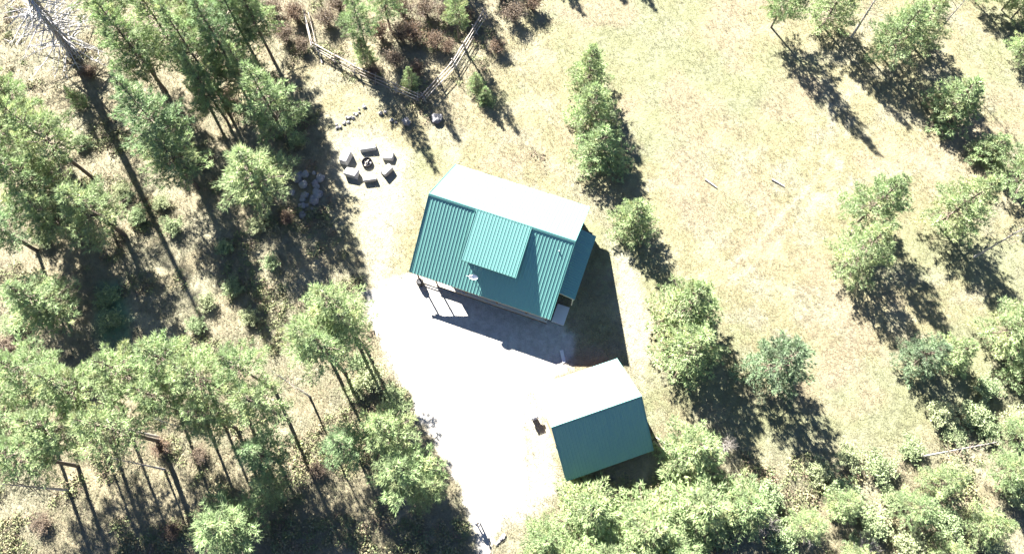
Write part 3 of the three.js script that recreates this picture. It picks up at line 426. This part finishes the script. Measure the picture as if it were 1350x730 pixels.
{ // dead snag
  R = mulberry(5); const b = G(95, 68), d = thing('dead_snag', 'huge grey dead tree with bare white branches at the pine stand', 'dead tree', b), snag = std(0.2, 0.19, 0.195, 0.9), tw = new Soup(), k = [0.4, 0.385, 0.38];
  mesh('trunk', pole(V(0, -0.2, 0), V(1.5, 25, -0.7), 0.52, 0.16, 12), snag, d);
  for (let y = 0.7; y < 24; y += y < 9 ? 0.12 : 0.4) for (let i = 0; i < 2; i++) {
    const a = rr(0, 6.3), L = rr(2.2, y < 9 ? 6.2 : 4.2) * (1 - y / 40), o = V(Math.cos(a), rr(-0.35, 0.25), Math.sin(a)).normalize(), s = V(1.5 * y / 25, y, -0.7 * y / 25), m = s.clone().addScaledVector(o, L * 0.55), e = m.clone().add(V(o.x * L * 0.45, rr(-0.6, 0.2), o.z * L * 0.45)); e.y = Math.max(e.y, 0.15); m.y = Math.max(m.y, 0.2); tw.stick(s, m, 0.085, 0.055, k, 4); tw.stick(m, e, 0.055, 0.02, k, 4);
    for (let j = 0; j < 6; j++) { const p = s.clone().lerp(m, rr(0.3, 1)).lerp(e, rr(0, 0.9)), q = p.clone().add(V(rr(-1, 1), rr(-0.5, 0.4), rr(-1, 1)).multiplyScalar(rr(0.4, 1.2))); q.y = Math.max(q.y, 0.1); tw.stick(p, q, 0.034, 0.012, k); }
  }
  mesh('branches', tw.build(), LIMB, d);
  for (const [x0, y0, x1, y1, l] of [[930, 236, 952, 252, 'short pale fallen log lying in the open meadow'], [1018, 236, 1042, 250, 'thin grey fallen branch lying in the open meadow'], [416, 62, 428, 92, 'pale fallen pole in the shade by the fence end']]) { const a = G(x0, y0, 0.1), c = G(x1, y1, 0.1); top('fallen_log', pole(a, c.lerp(a, 0.3), 0.1, 0.06, 8), greyBark, l, 'log'); }
  const s = G(478, 454), st = thing('stump', 'small dark stump post at the driveway edge by the pine clump', 'stump', s); mesh('trunk', pole(V(0, -0.05, 0), V(0.05, 0.75, 0), 0.16, 0.12, 9), barkMat, st); mesh('side_branch', pole(V(0, 0.4, 0), V(0.3, 0.7, -0.2), 0.05, 0.02, 6), barkMat, st);
}

// ---------------------------------------------------------------- person on the driveway
{
  const o = G(630, 689), N = 84, bones = [], cap = (a, b, r0, r1) => bones.push([V(...a), V(...b), r0, r1]);
  for (const s of [-1, 1]) { cap([s * 0.1, 0.82, 0], [s * 0.13, 0.45, 0.03], 0.085, 0.06); cap([s * 0.13, 0.45, 0.03], [s * 0.15, 0.08, 0], 0.06, 0.045); cap([s * 0.15, 0.05, -0.02], [s * 0.17, 0.04, 0.16], 0.045, 0.04); cap([s * 0.19, 1.26, 0], [s * 0.25, 1.0, 0.04], 0.055, 0.045); cap([s * 0.25, 1.0, 0.04], [s * 0.1, 0.98, 0.3], 0.043, 0.032); }
  cap([0, 0.86, 0], [0, 1.12, 0.01], 0.15, 0.15); cap([-0.1, 1.24, 0], [0.1, 1.24, 0], 0.12, 0.12); cap([0, 1.3, 0], [0, 1.42, 0.03], 0.055, 0.05); cap([0, 1.5, 0.05], [0, 1.56, 0.03], 0.09, 0.095); cap([0, 1.5, 0.14], [0, 1.53, 0.14], 0.02, 0.014);
  const mc = new MarchingCubes(N, new THREE.MeshBasicMaterial(), false, false, 60000); mc.isolation = 0;
  const sc = 0.9, seg = (p, [a, b, r0, r1]) => { const ab = b.clone().sub(a), t = clamp(p.clone().sub(a).dot(ab) / ab.lengthSq()); return p.distanceTo(a.clone().addScaledVector(ab, t)) - lerp(r0, r1, t); };
  for (let z = 0; z < N; z++) for (let y = 0; y < N; y++) for (let x = 0; x < N; x++) { const p = V((x / N * 2 - 1) * sc, (y / N * 2 - 1) * sc + 0.83, (z / N * 2 - 1) * sc); let d = 9; if (Math.abs(p.x) < 0.45 && Math.abs(p.z) < 0.45) for (const b of bones) { const e = seg(p, b), h = clamp(0.5 + 0.5 * (d - e) / 0.035); d = lerp(d, e, h) - 0.035 * h * (1 - h); } mc.field[x + y * N + z * N * N] = -d; }
  mc.update(); const n = mc.count, g = new THREE.BufferGeometry(); const pa = new Float32Array(n * 3); for (let i = 0; i < n * 3; i += 3) { pa[i] = mc.positionArray[i] * sc; pa[i + 1] = mc.positionArray[i + 1] * sc + 0.83; pa[i + 2] = mc.positionArray[i + 2] * sc; } g.setAttribute('position', new THREE.BufferAttribute(pa, 3)); g.setAttribute('normal', new THREE.BufferAttribute(mc.normalArray.slice(0, n * 3), 3));
  const col = new Float32Array(n * 3); for (let i = 0; i < n; i++) { const x = pa[i * 3], y = pa[i * 3 + 1], z = pa[i * 3 + 2]; const c = y > 1.4 ? [0.55, 0.36, 0.27] : (z > 0.2 && y > 0.9) ? [0.55, 0.36, 0.27] : y > 0.84 ? [0.72, 0.7, 0.66] : y > 0.09 ? [0.42, 0.4, 0.36] : [0.08, 0.07, 0.07]; col.set(c, i * 3); } g.setAttribute('color', new THREE.BufferAttribute(col, 3));
  const fing = []; for (const s of [-1, 1]) for (let i = 0; i < 5; i++) { const f = i === 4 ? pole(V(s * 0.1, 1.0, 0.3), V(s * 0.05, 1.03, 0.33), 0.01, 0.009, 6) : pole(V(s * (0.115 - i * 0.016), 0.98 - i * 0.004, 0.32), V(s * (0.075 - i * 0.014), 0.965, 0.37 - Math.abs(i - 1.2) * 0.008), 0.0095, 0.008, 6); fing.push(f.toNonIndexed()); }
  const fg = mergeGeometries(fing.map(f => { f.deleteAttribute('uv'); const c = new Float32Array(f.attributes.position.count * 3); for (let i = 0; i < c.length; i += 3) c.set([0.55, 0.36, 0.27], i); f.setAttribute('color', new THREE.BufferAttribute(c, 3)); return f; }));
  const p = thing('person', 'person in pale shirt and trousers standing on the bright driveway', 'person', o, 0.35);
  mesh('body', mergeGeometries([g, fg]), new THREE.MeshStandardMaterial({ vertexColors: true, roughness: 0.85 }), p);
  const hair = new THREE.SphereGeometry(0.108, 16, 10, 0, 6.283, 0, 1.75); hair.rotateX(-0.45); mesh('hair', hair.translate(0, 1.55, 0.025), std(0.3, 0.24, 0.17, 0.8), p);
  const ct = thing('remote_controller', 'small grey controller held by the person on the driveway', 'controller', V(o.x, 0, o.z), 0.35); mesh('case', new RoundedBoxGeometry(0.16, 0.04, 0.1, 2, 0.012).translate(0, 0.985, 0.36), M.concrete, ct); for (const s of [-1, 1]) mesh('stick', pole(V(s * 0.04, 1.0, 0.37), V(s * 0.04, 1.025, 0.37), 0.006, 0.006, 5), M.dark, ct);
}

// ---------------------------------------------------------------- grass and ground cover
{
  R = mulberry(404); const S = new Soup();
  for (let i = 0; i < 7; i++) { const a = rr(0, 6.28), l = rr(0.6, 1.1), d = V(Math.cos(a), 0, Math.sin(a)), b = d.clone().multiplyScalar(rr(0, 0.12)), s = V(-d.z, 0, d.x).multiplyScalar(0.05), m = b.clone().addScaledVector(d, 0.28 * l).setY(0.55 * l), e = b.clone().addScaledVector(d, 0.85 * l).setY(0.75 * l); S.tri(b.clone().sub(s), b.clone().add(s), m, [1, 1, 1]); S.tri(m.clone().sub(s), m.clone().add(s), e, [1, 1, 1]); }
  const blade = S.build(), NG = 170000, im = new THREE.InstancedMesh(blade, new THREE.MeshStandardMaterial({ roughness: 0.9, side: THREE.DoubleSide }), NG);
  const m4 = new THREE.Matrix4(), q = new THREE.Quaternion(), col = new THREE.Color(), up = V(0, 1, 0); let n = 0;
  const inv = new THREE.Matrix4(); house.updateMatrixWorld(); shed.updateMatrixWorld(); const hi = house.matrixWorld.clone().invert(), si = shed.matrixWorld.clone().invert();
  for (let t = 0; t < 420000 && n < NG; t++) {
    const p = G(rr(-60, 1410), rr(-70, 760)), Z = zones(p.x, p.z); if (Math.max(Z.drive, Z.bare * 0.75, Z.yard * 0.8, Z.side * 0.7, Z.track * 0.6) > R() * 0.95) continue;
    const patch = fbm(p.x * 0.45, p.z * 0.45, 88, 3); if (R() > sstep(0.2, 0.6, patch) + 0.25) continue;
    const a = p.clone().applyMatrix4(hi), b = p.clone().applyMatrix4(si); if ((a.x > -5.6 && a.x < 8.8 && a.z > -5.8 && a.z < 6.2) || (Math.abs(b.x) < 4 && Math.abs(b.z) < 4)) continue;
    const tall = lerp(rr(0.1, 0.26), rr(0.07, 0.17), Z.open) * (0.6 + patch * 0.8), c = groundColour(p.x, p.z), g = rr(0.8, 1.3); let k = [c[0] * g, c[1] * g, c[2] * g];
    if (Z.open < 0.5) k = mix3(k, R() < 0.35 ? C_GREEN : C_PALE, 0.5);
    m4.compose(p, q.setFromAxisAngle(up, rr(0, 6.28)), V(tall * 1.3, tall, tall * 1.3)); im.setMatrixAt(n, m4); im.setColorAt(n, col.setRGB(...k)); n++;
  }
  im.count = n; im.name = 'grass'; im.castShadow = im.receiveShadow = true; tag(im, 'dry straw and green grass over the meadow and forest floor', 'grass', undefined, 'stuff'); scene.add(im);
  // low leafy ground cover in the woods
  const L = new Soup(); for (let i = 0; i < 26; i++) { const p = V(rr(-0.5, 0.5), rr(0.05, 0.6), rr(-0.5, 0.5)), d = V(rr(-1, 1), rr(-0.3, 0.6), rr(-1, 1)).normalize().multiplyScalar(0.26), s = V(rr(-1, 1), rr(-1, 1), rr(-1, 1)).cross(d).normalize().multiplyScalar(0.08), m = p.clone().addScaledVector(d, 0.5); L.tri(p, m.clone().add(s), p.clone().add(d), [1, 1, 1]); L.tri(p, p.clone().add(d), m.clone().sub(s), [1, 1, 1]); }
  const NC = 6500, ic = new THREE.InstancedMesh(L.build(), new THREE.MeshStandardMaterial({ roughness: 0.9, side: THREE.DoubleSide }), NC); n = 0;
  for (let t = 0; t < 110000 && n < NC; t++) {
    const p = G(rr(-60, 1410), rr(-70, 760)), Z = zones(p.x, p.z); if (Z.open > 0.45 || Z.drive > 0.05 || Z.bare > 0.2 || Z.yard > 0.2) continue; if (fbm(p.x * 0.3, p.z * 0.3, 123, 3) < 0.56) continue;
    const a = p.clone().applyMatrix4(hi), b = p.clone().applyMatrix4(si); if ((a.x > -6 && a.x < 9 && a.z > -6 && a.z < 6.5) || (Math.abs(b.x) < 4.5 && Math.abs(b.z) < 4.8)) continue;
    const s = rr(0.35, 0.95), g = rr(0.7, 1.25), u = R(), k = u < 0.45 ? [0.17, 0.195, 0.085] : u < 0.85 ? [0.21, 0.19, 0.105] : [0.17, 0.125, 0.085]; m4.compose(p, q.setFromAxisAngle(up, rr(0, 6.28)), V(s, s * rr(0.6, 1.1), s)); ic.setMatrixAt(n, m4); ic.setColorAt(n, col.setRGB(k[0] * g, k[1] * g, k[2] * g)); n++;
  }
  ic.count = n; ic.name = 'undergrowth'; ic.castShadow = ic.receiveShadow = true; tag(ic, 'low mixed leafy undergrowth on the forest floor', 'undergrowth', undefined, 'stuff'); scene.add(ic);
}
{ let t = 0; scene.traverse(m => { if (m.isMesh && !m.isInstancedMesh) t += (m.geometry.index ?? m.geometry.attributes.position).count / 3; }); console.log('triangles', Math.round(t)); }
renderer.render(scene, camera);
